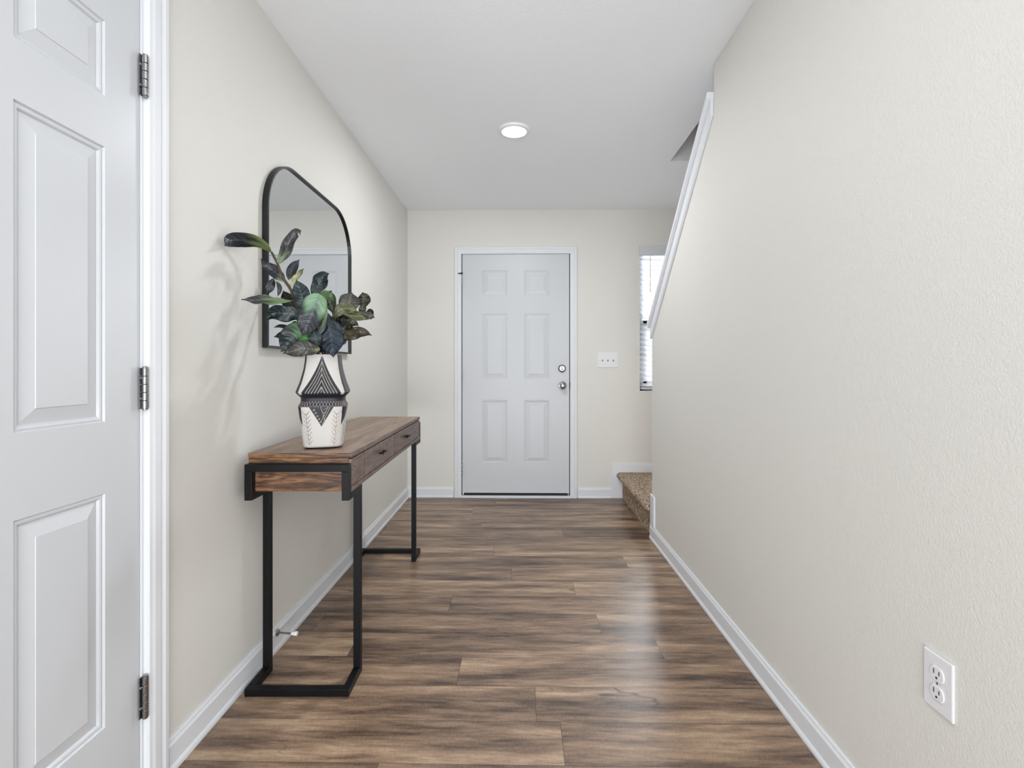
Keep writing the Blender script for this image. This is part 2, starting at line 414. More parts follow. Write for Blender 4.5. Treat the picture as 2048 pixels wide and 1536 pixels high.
def casing(mb, u0, u1, z1, wd, t=.017):
    """door casing round opening u0..u1, up to z1: drawn in local x,z with the wall at y=0, standing out to -y"""
    prof = [(0, 0), (0, .008), (.004, .012), (.012, .013), (.02, .0155), (wd*.55, .0165), (wd*.62, .013), (wd*.78, t), (wd-.004, t), (wd, t-.004), (wd, 0)]
    bm = mb.bm; ring = []
    for o_, h in prof:
        ring.append([bm.verts.new(p) for p in ((u0-o_, -h, 0), (u0-o_, -h, z1+o_), (u1+o_, -h, z1+o_), (u1+o_, -h, 0))])
    for a, b_ in zip(ring, ring[1:]):
        for k in range(3): bm.faces.new((a[k], a[k+1], b_[k+1], b_[k]))
    for k in (0, 3): bm.faces.new([r_[k] for r_ in ring])
    return mb

def hinge(parent, x, z, h=.10, r_=.0075, out=.009, leaf=.02, side=1):
    m = MB()
    zs = [i*h/5 for i in range(6)]
    for i in range(5):
        m.lathe([(r_*.9, zs[i]+.0004), (r_, zs[i]+.0012), (r_, zs[i+1]-.0012), (r_*.9, zs[i+1]-.0004)], (x, -out, z), 'z', 14)
    m.lathe([(r_*.3, -.004), (r_*.8, -.002), (r_*.8, 0)], (x, -out, z), 'z', 12)
    m.lathe([(r_*.8, h), (r_*.8, h+.002), (r_*.3, h+.004)], (x, -out, z), 'z', 12)
    m.box(min(x, x-side*leaf), max(x, x-side*leaf), -.0022, -.0002, z, z+h)
    hg = m.build('hinge', NICK, parent, smooth=True)
    s = MB()
    for q in (.25, .75):
        s.lathe([(.0042, 0), (.0038, .0025), (.002, .0035)], (x-side*leaf*.62, -.002, z+h*q), 'y', 10, -1)
    s.build('screw', NICK, hg, smooth=True)
    return hg

# front door (door_1): local x = world x from opening edge, local y = depth
d1 = empty('door_1', (0, YF, 0), 0, kind='structure')
xl, xr = P(924.5, 700, YF).x, P(1138.5, 700, YF).x
zt, zb = P(1030, 508, YF).z, P(1030, 986, YF).z
Wd, Hd = xr-xl, zt-zb
m = MB()
px2 = lambda v_: P(v_, 700, YF).x - xl
pz2 = lambda v_: P(1030, v_, YF).z - zb
cols = ((px2(964.5), px2(1014.5)), (px2(1048.5), px2(1098.5)))
rows = ((pz2(591.5), pz2(540.5)), (pz2(758), pz2(627)), (pz2(926), pz2(800.5)))
panel_face(m, Wd, Hd, .044, [(c_[0], c_[1], r_[0], r_[1]) for c_ in cols for r_ in rows], .6)
leaf = m.build('door_leaf', DOORP, d1, bevel=0); leaf.location = (xl, .004, zb)
m = casing(MB(), D2[0]+.006, D2[1]-.006, D2[3]-.006, .060); m.build('casing', PAINT, d1)
m = MB(); m.box(D2[0], xl-.0065, -.001, WT, 0, D2[3]); m.box(xr+.0065, D2[1], -.001, WT, 0, D2[3]); m.box(D2[0], D2[1], -.001, WT, zt+.0055, D2[3])
m.build('jamb', PAINT, d1)
m = MB(); m.box(xl-.0065, xl-.0005, .012, .07, .02, zt+.005); m.box(xr+.0005, xr+.0065, .012, .07, .02, zt+.005); m.box(xl-.0065, xr+.0065, .012, .07, zt+.0005, zt+.0055)
m.build('gap_shade_weatherstrip', DARK, d1)  # strip pulled forward so its dark colour paints shade in the door gap
m = MB(); m.box(D2[0]+.001, D2[1]-.001, -.030, WT+.03, 0, .017); m.build('threshold', PAINT, d1, bevel=.004)
m = MB(); m.box(xl+.012, xr-.012, .006, .050, .017, zb+.006); m.build('door_sweep', DARK, d1)
for py, h_ in ((572, .095), (762, .112), (948, .112)):
    hinge(d1, xl-.003, P(1000, py, YF).z, h_, .0055, .006, .008, 1)
# pin stop sticking out from the top hinge
zz = P(920, 547.5, YF).z
m = MB(); m.tube([(xl+.006, -.02, zz+.002), (xl-.012, -.024, zz), (xl-.034, -.030, zz-.002)], [.008, .005, .003], 10); m.lathe([(.008, 0), (.008, .008)], (xl-.001, -.02, zz-.004), 'z', 12)
m.build('hinge_pin_stop', IRON, d1, smooth=True)
def knob(parent, name, px, py, ball):
    x, z = P(px, py, YF).x, P(px, py, YF).z
    m = MB()
    if ball: prof = [(.034, 0), (.034, .004), (.030, .009), (.013, .012), (.0115, .022), (.015, .030), (.024, .036), (.0275, .046), (.026, .055), (.020, .061), (.008, .063)]
    else: prof = [(.0335, 0), (.0335, .005), (.030, .013), (.024, .0165), (.022, .014), (.010, .0138)]
    m.lathe(prof, (x, .004, z), 'y', 36, -1)
    o = m.build(name, NICK, parent, smooth=True)
    if not ball:
        t_ = MB(); t_.box(x-.005, x+.005, -.032, -.010, z-.014, z+.014); t_.build('thumb_turn', NICK, o, bevel=.003)
knob(d1, 'deadbolt', 1124, 737, False); knob(d1, 'door_knob', 1125, 771, True)
m = MB(); zk = P(1140, 771, YF).z; m.box(xr+.0035, xr+.008, -.003, .02, zk-.028, zk+.028); m.build('strike_plate', IRON, d1)

# closet door on the left wall (door_2): local x along +y of the world, local -y faces the hall (+x)
d2 = empty('door_2', (XL, 0, 0), R(90), kind='structure')
def lv(px): # wall-plane y for a photo column on the left wall
    a = (px-HX)/F; return XL*(a*math.sin(YAW)+math.cos(YAW))/(a*math.cos(YAW)-math.sin(YAW))
yh = 1.264                       # hinge edge of the leaf
W2 = .762
m = MB()
c1 = (W2-.1055-.2125, W2-.1055); c0 = (.1055, .1055+.2125)
zrow = ((.268, .818), (.986, 1.632), (1.752, 1.928))
zb2 = .012
panel_face(m, W2, 2.066, .035, [(c_[0], c_[1], r_[0]-zb2, r_[1]-zb2) for c_ in (c0, c1) for r_ in zrow])
leaf = m.build('door_leaf', DOORP, d2); leaf.location = (yh-W2, .004, zb2)
# local frame is rotated +90deg: local x -> world +y, local y -> world -x
m = casing(MB(), D1[0]+.006, D1[1]+.0, D1[3]-.006, .070, .018); m.build('casing', PAINT, d2)
m = MB(); m.box(D1[0], yh-W2-.003, 0, WT, 0, D1[3]); m.box(yh+.003, D1[1], 0, WT, 0, D1[3]); m.box(D1[0], D1[1], 0, WT, 2.082, D1[3])
m.box(yh-.01, D1[1], .041, .052, 0, D1[3]); m.box(D1[0], yh-W2+.01, .041, .052, 0, D1[3])
m.build('jamb', PAINT, d2)
for zc_ in (1.810, 1.008, .216):
    hinge(d2, yh+.0035, zc_, .105, .0075, .0085, .011, 1)
m = MB(); m.lathe([(.03, 0), (.03, .005), (.012, .01), (.011, .03), (.026, .04), (.027, .05), (.02, .06), (.005, .062)], (yh-W2+.06, .004, .95), 'y', 28, -1)
m.build('door_knob', NICK, d2, smooth=True)

# ------------------------------------------------------------------ window and blind
w1 = empty('window_1', (0, YF, 0), 0, kind='structure')
m = MB()
x0, x1, z0, z1 = WN
fr = .045
m.box(x0, x0+fr, .07, WT, z0, z1); m.box(x1-fr, x1, .07, WT, z0, z1); m.box(x0, x1, .07, WT, z0, z0+fr); m.box(x0, x1, .07, WT, z1-fr, z1)
m.build('window_frame', PAINT, w1, bevel=.003)
zm = P(1290, 641, YF+.08).z
m = MB()
m.box(x0+fr, x1-fr, .074, .108, zm-.03, zm+.03)
m.box(x0+fr, x0+fr+.035, .074, .1, z0+fr, zm); m.box(x1-fr-.035, x1-fr, .074, .1, z0+fr, zm); m.box(x0+fr, x1-fr, .074, .1, z0+fr, z0+fr+.04)
m.build('sash', PAINT, w1, bevel=.003)
MB().box(x0+fr, x1-fr, .098, .102, z0+fr, z1-fr).build('pane', GLASS, w1)
MB().box(x0-.0, x1, -.004, .07, z0-.014, z0).build('sill', PAINT, w1, bevel=.002)
bl = empty('window_blind', (0, YF, z0), 0, 'white slatted blind with valance hanging in the narrow window by the stair', 'window blind')
m = MB(); vz0 = P(1290, 512, YF).z-z0; vz1 = P(1290, 492.5, YF).z-z0
m.box(x0-.008, x1+.008, -.014, .0, vz0, vz1+.004); m.box(x0+.006, x1-.006, .0, .05, vz0+.02, vz1-.006)
m.build('valance', SHADEW, bl, bevel=.003)
m = MB(); ns = 26
for i in range(ns):
    zz = .05 + i*(vz0-.07)/(ns-1)
    th = R(-30); hw = .024
    c_, s_ = math.cos(th)*hw, math.sin(th)*hw; t_ = .0014
    m.prism([(.036-c_, zz+s_-t_), (.036-c_, zz+s_+t_), (.036+c_, zz-s_+t_), (.036+c_, zz-s_-t_)], 'x', x0+.008, x1-.008)
m.build('slats', SHADEW, bl)
m = MB(); m.box(x0+.008, x1-.008, .012, .060, .012, .030); m.build('bottom_rail', SHADEW, bl, bevel=.004)
m = MB()
for xx in (x0+.10, x1-.10):
    for yy in (.012, .060): m.box(xx-.001, xx+.001, yy-.0006, yy+.0006, .03, vz0)
m.build('ladder_cords', SHADEW, bl)
m = MB(); xw = P(1301, 550, YF).x; m.tube([(xw, .004, vz0+.005), (xw, .002, P(1301, 584, YF).z-z0)], .0028, 8)
m.build('tilt_wand', mat('clear_grey_plastic', (120, 124, 128), .3)[0], bl, smooth=True)

# ------------------------------------------------------------------ carpeted stair
st = empty('carpeted_stair', (XR, YE, 0), 0, 'brown fleck carpeted stair step starting beside the white front door wall', 'stair')
def step_prof(x0_, x1_, z, r_=.028, over=.046):
    pts = [(x1_, 0), (x0_, 0), (x0_+.002, z-.062), (x0_-over*.35, z-.056), (x0_-over*.8, z-.045)]
    for k in range(7):
        a = R(210-k*20); pts.append((x0_-over+.022+r_*math.cos(a), z-r_+r_*math.sin(a)))
    pts += [(x0_+.02, z), (x1_, z)]
    return pts
SZ = .222
m = MB(); m.prism(step_prof(.010, XS-XR-.003, SZ), 'y', .013, YF-YE-.0135)
m.build('bottom_step', CARP, st, smooth=True)
m = MB(); n_ = 11; run = .256; rise = .19
for i in range(n_):
    ya = -.02-i*run; zt_ = SZ+(i+1)*rise
    m.box(WT+.004, XS-XR-.003, ya-run-.01, ya, max(0, zt_-.5), zt_-.0)
    m.box(WT+.004, XS-XR-.003, ya-.0, ya+.025, zt_-.04, zt_)
m.build('upper_flight', CARP, st, bevel=.012)

# ------------------------------------------------------------------ ceiling light
lt = empty('ceiling_light', (-.036, 2.84, ZC), 0, 'round flush white recessed light glowing in the hall ceiling', 'ceiling light')
MB().lathe([(.088, 0), (.088, -.004), (.084, -.010), (.070, -.014), (.069, -.010)], (0, 0, 0), 'z', 56).build('trim_ring', mat('white_ring', (235, 236, 238), .4)[0], lt, smooth=True)
MB().lathe([(.069, -.006), (.069, -.012), (.05, -.0145), (.01, -.0155)], (0, 0, 0), 'z', 48).build('lens', LAMP, lt, smooth=True)
for o in bpy.data.objects:
    if o.name == 'hall_can': o.location.z = ZC-.02

# ------------------------------------------------------------------ switch plate and outlet
c_ = P(1215.5, 719.5, YF)
sw = empty('light_switch', (c_.x, YF, c_.z), 0, 'white three-gang light switch plate on the wall right of the front door', 'light switch')
m = MB(); m.box(-.088, .088, -.0055, 0, -.066, .066); m.build('wall_plate', PLAST, sw, bevel=.003)
for xx in (-.046, 0, .046):
    m = MB(); m.prism([(-.005, -.006), (-.017, .004), (-.0165, .010), (-.005, .008)], 'x', xx-.0048, xx+.0048)
    t_ = m.build('toggle', PLAST, sw, bevel=.001)
    m = MB(); m.box(xx-.0055, xx+.0055, -.0062, -.0052, -.013, -.0062); m.build('toggle_slot', SLOT, t_)
ou = empty('wall_outlet', (XR, 1.039, .466), R(-90), 'white duplex electrical outlet low on the long right wall', 'outlet')
# local x -> world -y ; local y -> world +x ; hall side is local -y
m = MB(); m.box(-.0365, .0365, -.006, 0, -.0585, .0585); m.build('wall_plate', PLAST, ou, bevel=.003)
for zz in (.0195, -.0195):
    m = MB()
    pts = []
    for k in range(28):
        a = 2*math.pi*k/28; pts.append((.0172*math.cos(a), zz+max(-.0145, min(.0145, .0172*math.sin(a)))))
    m.prism(pts, 'y', -.0082, -.005)
    rc = m.build('receptacle', PLAST, ou, bevel=.0008)
    m = MB(); m.box(-.0075, -.0055, -.0086, -.008, zz-.001, zz+.009); m.box(.0055, .0075, -.0086, -.008, zz-.0, zz+.008)
    m.lathe([(.0024, 0), (.0024, .0006)], (0, -.008, zz-.0075), 'y', 12, -1)
    m.build('slots', SLOT, rc)
m = MB(); m.lathe([(.0028, 0), (.0024, .0014), (.001, .0018)], (0, -.0055, 0), 'y', 12, -1); m.build('screw', NICK, ou)

# ------------------------------------------------------------------ door stop on the left baseboard
ds = empty('door_stop', (XL+.0125, 1.957, .068), 0, 'chrome door stop with white rubber tip on the baseboard under the console table', 'door stop')
MB().lathe([(.0135, 0), (.0135, .002), (.009, .006), (.005, .008)], (0, 0, 0), 'x', 20).build('base_flange', NICK, ds, smooth=True)
MB().tube([(.006, 0, 0), (.06, 0, -.003)], .0038, 12).build('rod', NICK, ds, smooth=True)
MB().lathe([(.006, .056), (.0068, .058), (.0085, .070), (.009, .078), (.008, .080)], (0, 0, -.003), 'x', 18).build('rubber_tip', RUB, ds, smooth=True)

# ------------------------------------------------------------------ mirror
YM0, YM1, ZM0, ZM1, RM = 1.862, 2.790, 1.189, 1.942, .225
def mirror_outline(ins, n=14):
    y0, y1, z0, z1 = YM0+ins, YM1-ins, ZM0+ins, ZM1-ins; r_ = RM-ins
    pts = [(y0, z0), (y1, z0)]
    for k in range(n+1): a = R(90*k/n); pts.append((y1-r_+r_*math.cos(a), z1-r_+r_*math.sin(a)))
    for k in range(n+1): a = R(90+90*k/n); pts.append((y0+r_+r_*math.cos(a), z1-r_+r_*math.sin(a)))
    return pts
mi = empty('wall_mirror', (XL, (YM0+YM1)/2, ZM0), 0, 'arched black framed mirror hanging on the left wall above the console table', 'mirror')
O = Vector(mi.location)
m = MB(); A, B = mirror_outline(0), mirror_outline(.0085)
lay = []
for out, dep in ((A, .001), (A, .0245), (B, .0245), (B, .017), (B, .001)):
    lay.append([m.bm.verts.new((dep, y-O.y, z-O.z)) for y, z in out])
for a, b_ in zip(lay, lay[1:]+lay[:1]):
    n = len(a)
    for k in range(n): m.bm.faces.new((a[k], a[(k+1) % n], b_[(k+1) % n], b_[k]))
m.build('frame', BLKF, mi, bevel=.001)
m = MB(); m.prism([(y-O.y, z-O.z) for y, z in mirror_outline(.0080)], 'x', .010, .0155); m.build('mirror_glass', MIRR, mi)

# ------------------------------------------------------------------ console table
tb = empty('console_table', (-.934, 1.675, 0), R(1.02), 'brown walnut console table with black metal legs and two drawers along the left wall', 'table')
TW, TLn, q = .354, 1.325, .025
m = MB(); m.box(0, TW, q, TLn-q, .8046, .8206); tp = m.build('table_top', W_TOP, tb, bevel=.0015)
m = MB(); m.box(.0015, TW-.012, q+.0015, TLn-q-.0015, .694, .8036); m.box(0, TW, q, TLn-q, .6885, .7035)
m.box(0, TW, q, TLn-q, .7855, .7952) if False else None
m.box(0.001, TW-.011, q+.0005, q+.012, .706, .8032)
m.build('case', W_CASE, tb, bevel=.001)
for ye in (q, TLn-q): MB().box(0, TW, ye-.001, ye+.001, .8048, .8200).build('edge_band', W_CASE, tp)
m = MB(); m.box(TW-.001, TW+.0008, q, TLn-q, .8048, .8202); m.build('front_edge_band', W_FRONT, tp)
m = MB(); m.box(TW-.002, TW+.0008, q, TLn-q, .6886, .7020); m.build('bottom_rail', W_FRONT, tb)
MB().box(TW-.0135, TW-.0105, q+.003, TLn-q-.003, .7035, .8044).build('drawer_gap_shade', DARK, tb)  # dark sheet behind the fronts, painting the shade of the seams
ys = [q+.0015, .182, .663, 1.143, TLn-q-.0015]
for i in (0, 3):
    m = MB(); m.box(TW-.012, TW-.0005, ys[i]+.0015, ys[i+1]-.0042, .7055, .7995); m.build('front_panel', W_FRONT, tb, bevel=.0012)
for i in (1, 2):
    m = MB(); m.box(TW-.012, TW-.0005, ys[i]+.0042, ys[i+1]-.0042, .7055, .7995); dr = m.build('drawer', W_FRONT, tb, bevel=.0012)
    yc = (ys[i]+ys[i+1])/2; zc_ = .758
    m = MB()
    m.tube([(TW+.020, yc-.050, zc_-.001), (TW+.023, yc-.03, zc_+.002), (TW+.024, yc, zc_+.003), (TW+.023, yc+.03, zc_+.002), (TW+.020, yc+.050, zc_-.001)], [.0025, .0045, .0055, .0045, .0025], 10)
    for s_ in (-.026, .026): m.tube([(TW-.002, yc+s_, zc_-.002), (TW+.022, yc+s_, zc_)], .0042, 10)
    m.build('handle', BRNZ, dr, smooth=True)
for e in (0, 1):
    f = (lambda y: y) if e == 0 else (lambda y: TLn-y)
    def bx(m, xa, xb, ya, yb, za, zb_): m.box(xa, xb, min(f(ya), f(yb)), max(f(ya), f(yb)), za, zb_)
    m = MB()
    bx(m, 0, TW, 0, q, .7605, .7855)
    for xx in (0, TW-q): bx(m, xx, xx+q, 0, q, .6632, .7605); bx(m, xx, xx+q, q, .150, .6632, .6880)
    m.build('end_bracket', IRON, tb, bevel=.0012)
    for xx in (0, TW-q):
        m = MB(); bx(m, xx, xx+q, .125, .150, .025, .6632); m.build('leg', IRON, tb, bevel=.0012)
    m = MB(); bx(m, 0, TW, 0, q, 0, .025)
    for xx in (0, TW-q): bx(m, xx, xx+q, q, .150, 0, .025)
    m.build('base_frame', IRON, tb, bevel=.0012)

# ------------------------------------------------------------------ vase
VX, VY, VZ = -.7335, 1.853, .8206
vprof = [(.0, .061), (.004, .061), (.0055, .0695), (.007, .0708), (.0106, .0716), (.05, .0765), (.09, .081), (.125, .0855), (.143, .088), (.154, .089), (.160, .086), (.167, .0815), (.172, .080), (.183, .080), (.188, .083), (.196, .092), (.204, .0977), (.212, .095), (.2226, .091), (.235, .086), (.249, .0815), (.270, .0755), (.289, .0706), (.315, .0668), (.336, .065), (.341, .0645)]
def build_vase():
    nu, nz = 400, 300
    zs = np.linspace(0, .341, nz); pz = np.array([p[0] for p in vprof]); pr = np.array([p[1] for p in vprof])
    rad = np.interp(zs, pz, pr)
    th = np.linspace(0, 2*np.pi, nu, endpoint=False)
    # rounded square section, faces centred on angle 0, 90, ...
    e = 4.2; se = (np.abs(np.cos(th))**e+np.abs(np.sin(th))**e)**(-1/e)
    TH, ZZ = np.meshgrid(th, zs); quad = (np.round(TH/(np.pi/2))).astype(int) % 4
    loc = (TH+np.pi/4) % (np.pi/2)-np.pi/4; u = np.tan(loc)      # -1..1 across each face
    Rr = rad[:, None]*se[None, :]/1.045
    au = np.abs(u)
    white = np.array(lin((194, 191, 187))); blk = np.array(lin((28, 29, 35))); line = np.array(lin((168, 162, 156))); grey = np.array(lin((92, 90, 92)))
    col = np.empty(TH.shape+(3,)); col[:] = white
    dep = np.zeros(TH.shape)
    up = ZZ > .197
    tri = up & (~(quad % 2 == 1)) & (au < .80*(.338-ZZ)/(.338-.197))
    side = (quad % 2 == 1)
    corner = up & ((au > .97) | side)
    band = (ZZ > .1525) & (ZZ <= .197)
    vtri = (ZZ <= .1525) & (~side) & (au < .5*(ZZ-.08)/(.1525-.08))
    ctri = (ZZ <= .1525) & (au > 1-np.where(side, .8, .05)*(ZZ-.085)/.0675)
    darkm = tri | band | vtri | ctri | corner
    col[darkm] = blk; dep[darkm] -= .0006
    def stroke(mask, c_=line, d=-.0004):
        col[mask] = c_; dep[mask] += d
    uu = u*.08   # metres across
    # upper triangle: centre line and rays parallel to its sides
    stroke(tri & (np.abs(uu) < .0009) & (ZZ > .262))
    slope = .80*.08/(.141)
    for k in range(1, 6):
        apex = .338-k*.0225
        stroke(tri & (np.abs(np.abs(uu)-slope*.92*(apex-ZZ)) < .0011) & (ZZ < apex) & (ZZ > .200))
    stroke(tri & (np.abs(uu) < .0008) & (ZZ < .222) & (ZZ > .202))
    # corner facets: faint grey hatch
    stroke(corner & side & (np.abs((u*.9+(ZZ-.197)*2.2) % .24-.12) < .022), grey, 0)
    # diamonds band
    per = .0215; ph = (uu/per) % 1; tz = np.abs(ph-.5)*2
    zl, zh = .150, .172
    for s_ in (0, 1):
        tgt = zl+(zh-zl)*(tz if s_ else 1-tz)
        stroke(band & (np.abs(ZZ-tgt) < .0012))
    # inside of the lower V
    stroke(vtri & (np.abs(uu-(.152-ZZ)*.28+.002) < .0007) & (ZZ > .10))
    stroke(vtri & (np.abs(uu+(.135-ZZ)*.45-.014) < .0007) & (ZZ > .10))
    stroke(vtri & (np.abs(uu-(.1525-ZZ)*-.40-.028) < .0007))
    for k in range(5):
        cz, cu = .142-k*.011, -.024+k*.0052
        dd = np.hypot(uu-cu, ZZ-cz); stroke(vtri & (np.abs(dd-.0022) < .0008))
        stroke(vtri & (np.abs(ZZ-(cz+.003)-(uu-.012)*.6) < .0006) & (uu > .007+(-k)*.001) & (uu < .02-k*.0045))
    # grasses: stem with chevron leaves
    for sgn, c_ in ((-1, lin((78, 74, 78))), (1, lin((128, 104, 88)))):
        c_ = np.array(c_)
        u0 = sgn*(.054-.012*(.145-ZZ)*3)
        low = ZZ < .1515
        stroke(low & (np.abs(uu-u0) < .0009) & (ZZ > .012) & (ZZ < .13), c_)
        for k in range(8):
            zk = .016+k*.0150
            for s2 in (-1, 1):
                du = (uu-u0)*s2
                stroke(low & (du > .0025) & (du < .0155) & (np.abs(ZZ-zk-du*1.15) < .0012*(1-(du-.002)/.02)+.0004), c_)
    col[ZZ < .0052] = blk  # foot painted black as the shadow gap under the base
    n2 = rng.normal(0, .02, TH.shape+(1,)); col = np.clip(col*(1+n2), 0, 1)
    co = np.stack([(Rr+dep)*np.cos(TH), (Rr+dep)*np.sin(TH), ZZ], -1).reshape(-1, 3)
    Fc = []
    idx = np.arange(nu*nz).reshape(nz, nu); nx = np.roll(idx, -1, 1)
    q_ = np.stack([idx[:-1], nx[:-1], nx[1:], idx[1:]], -1).reshape(-1, 4)
    # inner wall and floor
    inner = []
    for k, (z_, r_) in enumerate(((.341, .055), (.30, .056), (.24, .06), (.10, .06), (.02, .05))):
        inner.append(np.stack([r_*np.cos(th)*se/1.045, r_*np.sin(th)*se/1.045, np.full(nu, z_)], -1))
    base_i = nu*nz; co = np.vstack([co]+inner)
    prev = idx[-1]; faces = q_.tolist()
    for k in range(len(inner)):
        cur = base_i+k*nu+np.arange(nu)
        faces += np.stack([prev, np.roll(prev, -1), np.roll(cur, -1), cur], -1).tolist(); prev = cur
    faces.append(prev.tolist()); faces.append(idx[0][::-1].tolist())
    me = bpy.data.meshes.new('vase_body'); me.from_pydata(co.tolist(), [], faces); me.update()
    at = me.color_attributes.new('pigment', 'FLOAT_COLOR', 'POINT')
    cc = np.ones((len(co), 4), dtype=np.float32); cc[:base_i, :3] = col.reshape(-1, 3); cc[base_i:, :3] = white
    at.data.foreach_set('color', cc.ravel())
    me.materials.append(VASEM)
    for p in me.polygons: p.use_smooth = True
    o = bpy.data.objects.new('patterned_vase', me); C.objects.link(o); o.location = (VX, VY, VZ)
    o.rotation_euler = (0, 0, R(-90+16))
    tag(o, 'faceted white and black clay vase with incised triangles standing on the console table', 'vase')
build_vase()

# ------------------------------------------------------------------ leafy branches
pb = empty('magnolia_branches', (VX, VY, VZ+.30), 0, 'dark green leafy artificial magnolia branches standing in the patterned vase', 'plant')
PO = Vector(pb.location)
PAL = {  # blade, towards the stalk, vein
    'slate': ((62, 68, 78), (128, 146, 86), (96, 102, 108)),
    'grey': ((104, 106, 108), (122, 148, 98), (140, 142, 140)),
    'teal': ((42, 62, 68), (62, 100, 60), (92, 116, 116)),
    'navy': ((44, 62, 82), (60, 78, 74), (70, 92, 110)),
    'dark': ((36, 38, 36), (50, 54, 38), (62, 64, 58)),
    'vein': ((44, 62, 54), (76, 116, 56), (120, 152, 84)),
    'big': ((76, 80, 92), (128, 168, 132), (110, 120, 124)),
    'green': ((50, 66, 68), (74, 142, 66), (88, 106, 104)),
    'under': ((112, 110, 102), (126, 132, 92), (142, 142, 134)),
    'olive': ((74, 76, 50), (106, 112, 52), (104, 104, 76)),
    'lime': ((150, 158, 108), (152, 164, 100), (176, 182, 134)),
    'brown': ((92, 84, 66), (104, 98, 66), (122, 112, 92)),
    'pale': ((168, 166, 118), (184, 186, 140), (198, 196, 158)),
}
def catmull(pts, n):
    P_ = [pts[0]*2-pts[1]]+pts+[pts[-1]*2-pts[-2]]; out = []
    L_ = len(pts)-1
    for i in range(n+1):
        t = i/n*L_; k = min(int(t), L_-1); f = t-k
        a, b_, c_, d = P_[k:k+4]
        out.append(.5*((2*b_)+(c_-a)*f+(2*a-5*b_+4*c_-d)*f*f+(3*b_-a-3*c_+d)*f**3))
    return out
def leaf(px, wpx, Y0, Y1, pal, tilt=0, green=.3, wave=.5, wmid=.5, curl=.0, bulge=0.0, sharp=.75):
    """px: photo points of the midrib from stalk to tip; wpx apparent width; Y0,Y1 depth of stalk and tip"""
    n, ns = 44, 14; wave = wave*1.45+.1
    k_ = len(px)
    pts = [P(p[0], p[1], Y0+(Y1-Y0)*i/(k_-1)+bulge*math.sin(math.pi*i/(k_-1))) for i, p in enumerate(px)]
    sp_ = catmull(pts, n)
    W = wpx/F*((Y0+Y1)/2)/max(.35, math.cos(R(tilt)))
    blade, stalk, vein = [np.array(lin(c_))*k2 for c_, k2 in zip(PAL[pal], (.25, .72, .7))]
    ph1, ph2 = random.uniform(0, 6.28), random.uniform(0, 6.28)
    verts, cols = [], []
    g_ = math.log(.5)/math.log(wmid)
    camp = Vector((0, 0, CAM_H))
    for i, p in enumerate(sp_):
        t = i/n
        d = (sp_[min(i+1, n)]-sp_[max(i-1, 0)]).normalized()
        view = (camp-p).normalized(); side = d.cross(view).normalized(); nrm = side.cross(d).normalized()
        rot = Matrix.Rotation(R(tilt), 3, d); side = rot @ side; nrm = rot @ nrm
        hw = W/2*max(.0, math.sin(math.pi*min(.999, max(.002, t))**g_))**sharp*(1-t**9)
        hw = max(hw, W*.022)
        for j in range(ns+1):
            s = -1+2*j/ns
            ew = wave*W*(.10*math.sin(9*t+ph1+(1.3 if s > 0 else 0))+.05*math.sin(21*t+ph2+s))*abs(s)**1.6
            ss = s*(1+.06*wave*math.sin(15*t+ph2+(2 if s > 0 else 0))*abs(s))
            vn = ((t*9-abs(s)*1.6+.12*math.sin(11*t+ph1)) % 1); vv = max(0, 1-abs(vn-.5)/.13); mr = max(0, 1-abs(s)/.09)
            off = ew+.05*W*wave*math.sin(13*t+ph2)*(1-abs(s)*.5)-abs(s)**1.5*hw*.42*(1 if curl >= 0 else -1)*(.3+abs(curl))+W*.017*math.cos(2*math.pi*vn)*(1-.6*abs(s))
            verts.append(p+side*(hw*ss)+nrm*off)
            gm = max(0, min(1, (green-t+.08*math.sin(6*s+ph1))/.22+.5)) if green > 0 else 0
            c_ = blade*(1-gm)+stalk*gm
            c_ = c_*(1-.55*max(vv*(1-.4*abs(s)), mr))+vein*.55*max(vv*(1-.4*abs(s)), mr)
            c_ = c_*(1+.10*math.sin(7*t+ph2)*math.cos(3*s+ph1))
            cols.append(c_)
    m_ = ns+1; nv = len(verts); th = .0008
    # under side
    def nrm_at(i, j):
        a = verts[min(i+1, n)*m_+j]-verts[max(i-1, 0)*m_+j]; b_ = verts[i*m_+min(j+1, ns)]-verts[i*m_+max(j-1, 0)]
        v_ = a.cross(b_); return v_.normalized() if v_.length > 1e-12 else Vector((0, 0, 1))
    sgn = None; low = []
    for i in range(n+1):
        for j in range(m_):
            nv_ = nrm_at(i, j)
            if sgn is None:
                mid = nrm_at(n//2, ns//2); sgn = -1 if mid.dot(camp-sp_[n//2]) > 0 else 1
            low.append(verts[i*m_+j]+nv_*sgn*th)
    ul = np.array(lin((112, 104, 84)))
    allv = [v-PO for v in verts+low]; allc = cols+[ul if pal not in ('under', 'lime', 'olive', 'brown', 'pale') else np.array(lin((60, 78, 62)))]*nv
    fc = []
    for i in range(n):
        for j in range(ns):
            a = i*m_+j; q4 = (a, a+1, a+m_+1, a+m_)
            fc.append(q4); fc.append(tuple(nv+x for x in q4[::-1]))
        for j in (0, ns):
            a, b_ = i*m_+j, (i+1)*m_+j; fc.append((a, b_, nv+b_, nv+a))
    for i in (0, n):
        for j in range(ns):
            a, b_ = i*m_+j, i*m_+j+1; fc.append((a, b_, nv+b_, nv+a))
    me = bpy.data.meshes.new('leaf'); me.from_pydata([tuple(v) for v in allv], [], fc); me.update()
    bm = bmesh.new(); bm.from_mesh(me); bmesh.ops.recalc_face_normals(bm, faces=bm.faces); bm.to_mesh(me); bm.free()
    at = me.color_attributes.new('pigment', 'FLOAT_COLOR', 'POINT')
    cc = np.ones((len(allv), 4), dtype=np.float32); cc[:, :3] = np.clip(np.array(allc), 0, 1); at.data.foreach_set('color', cc.ravel())
    me.materials.append(LEAFT)
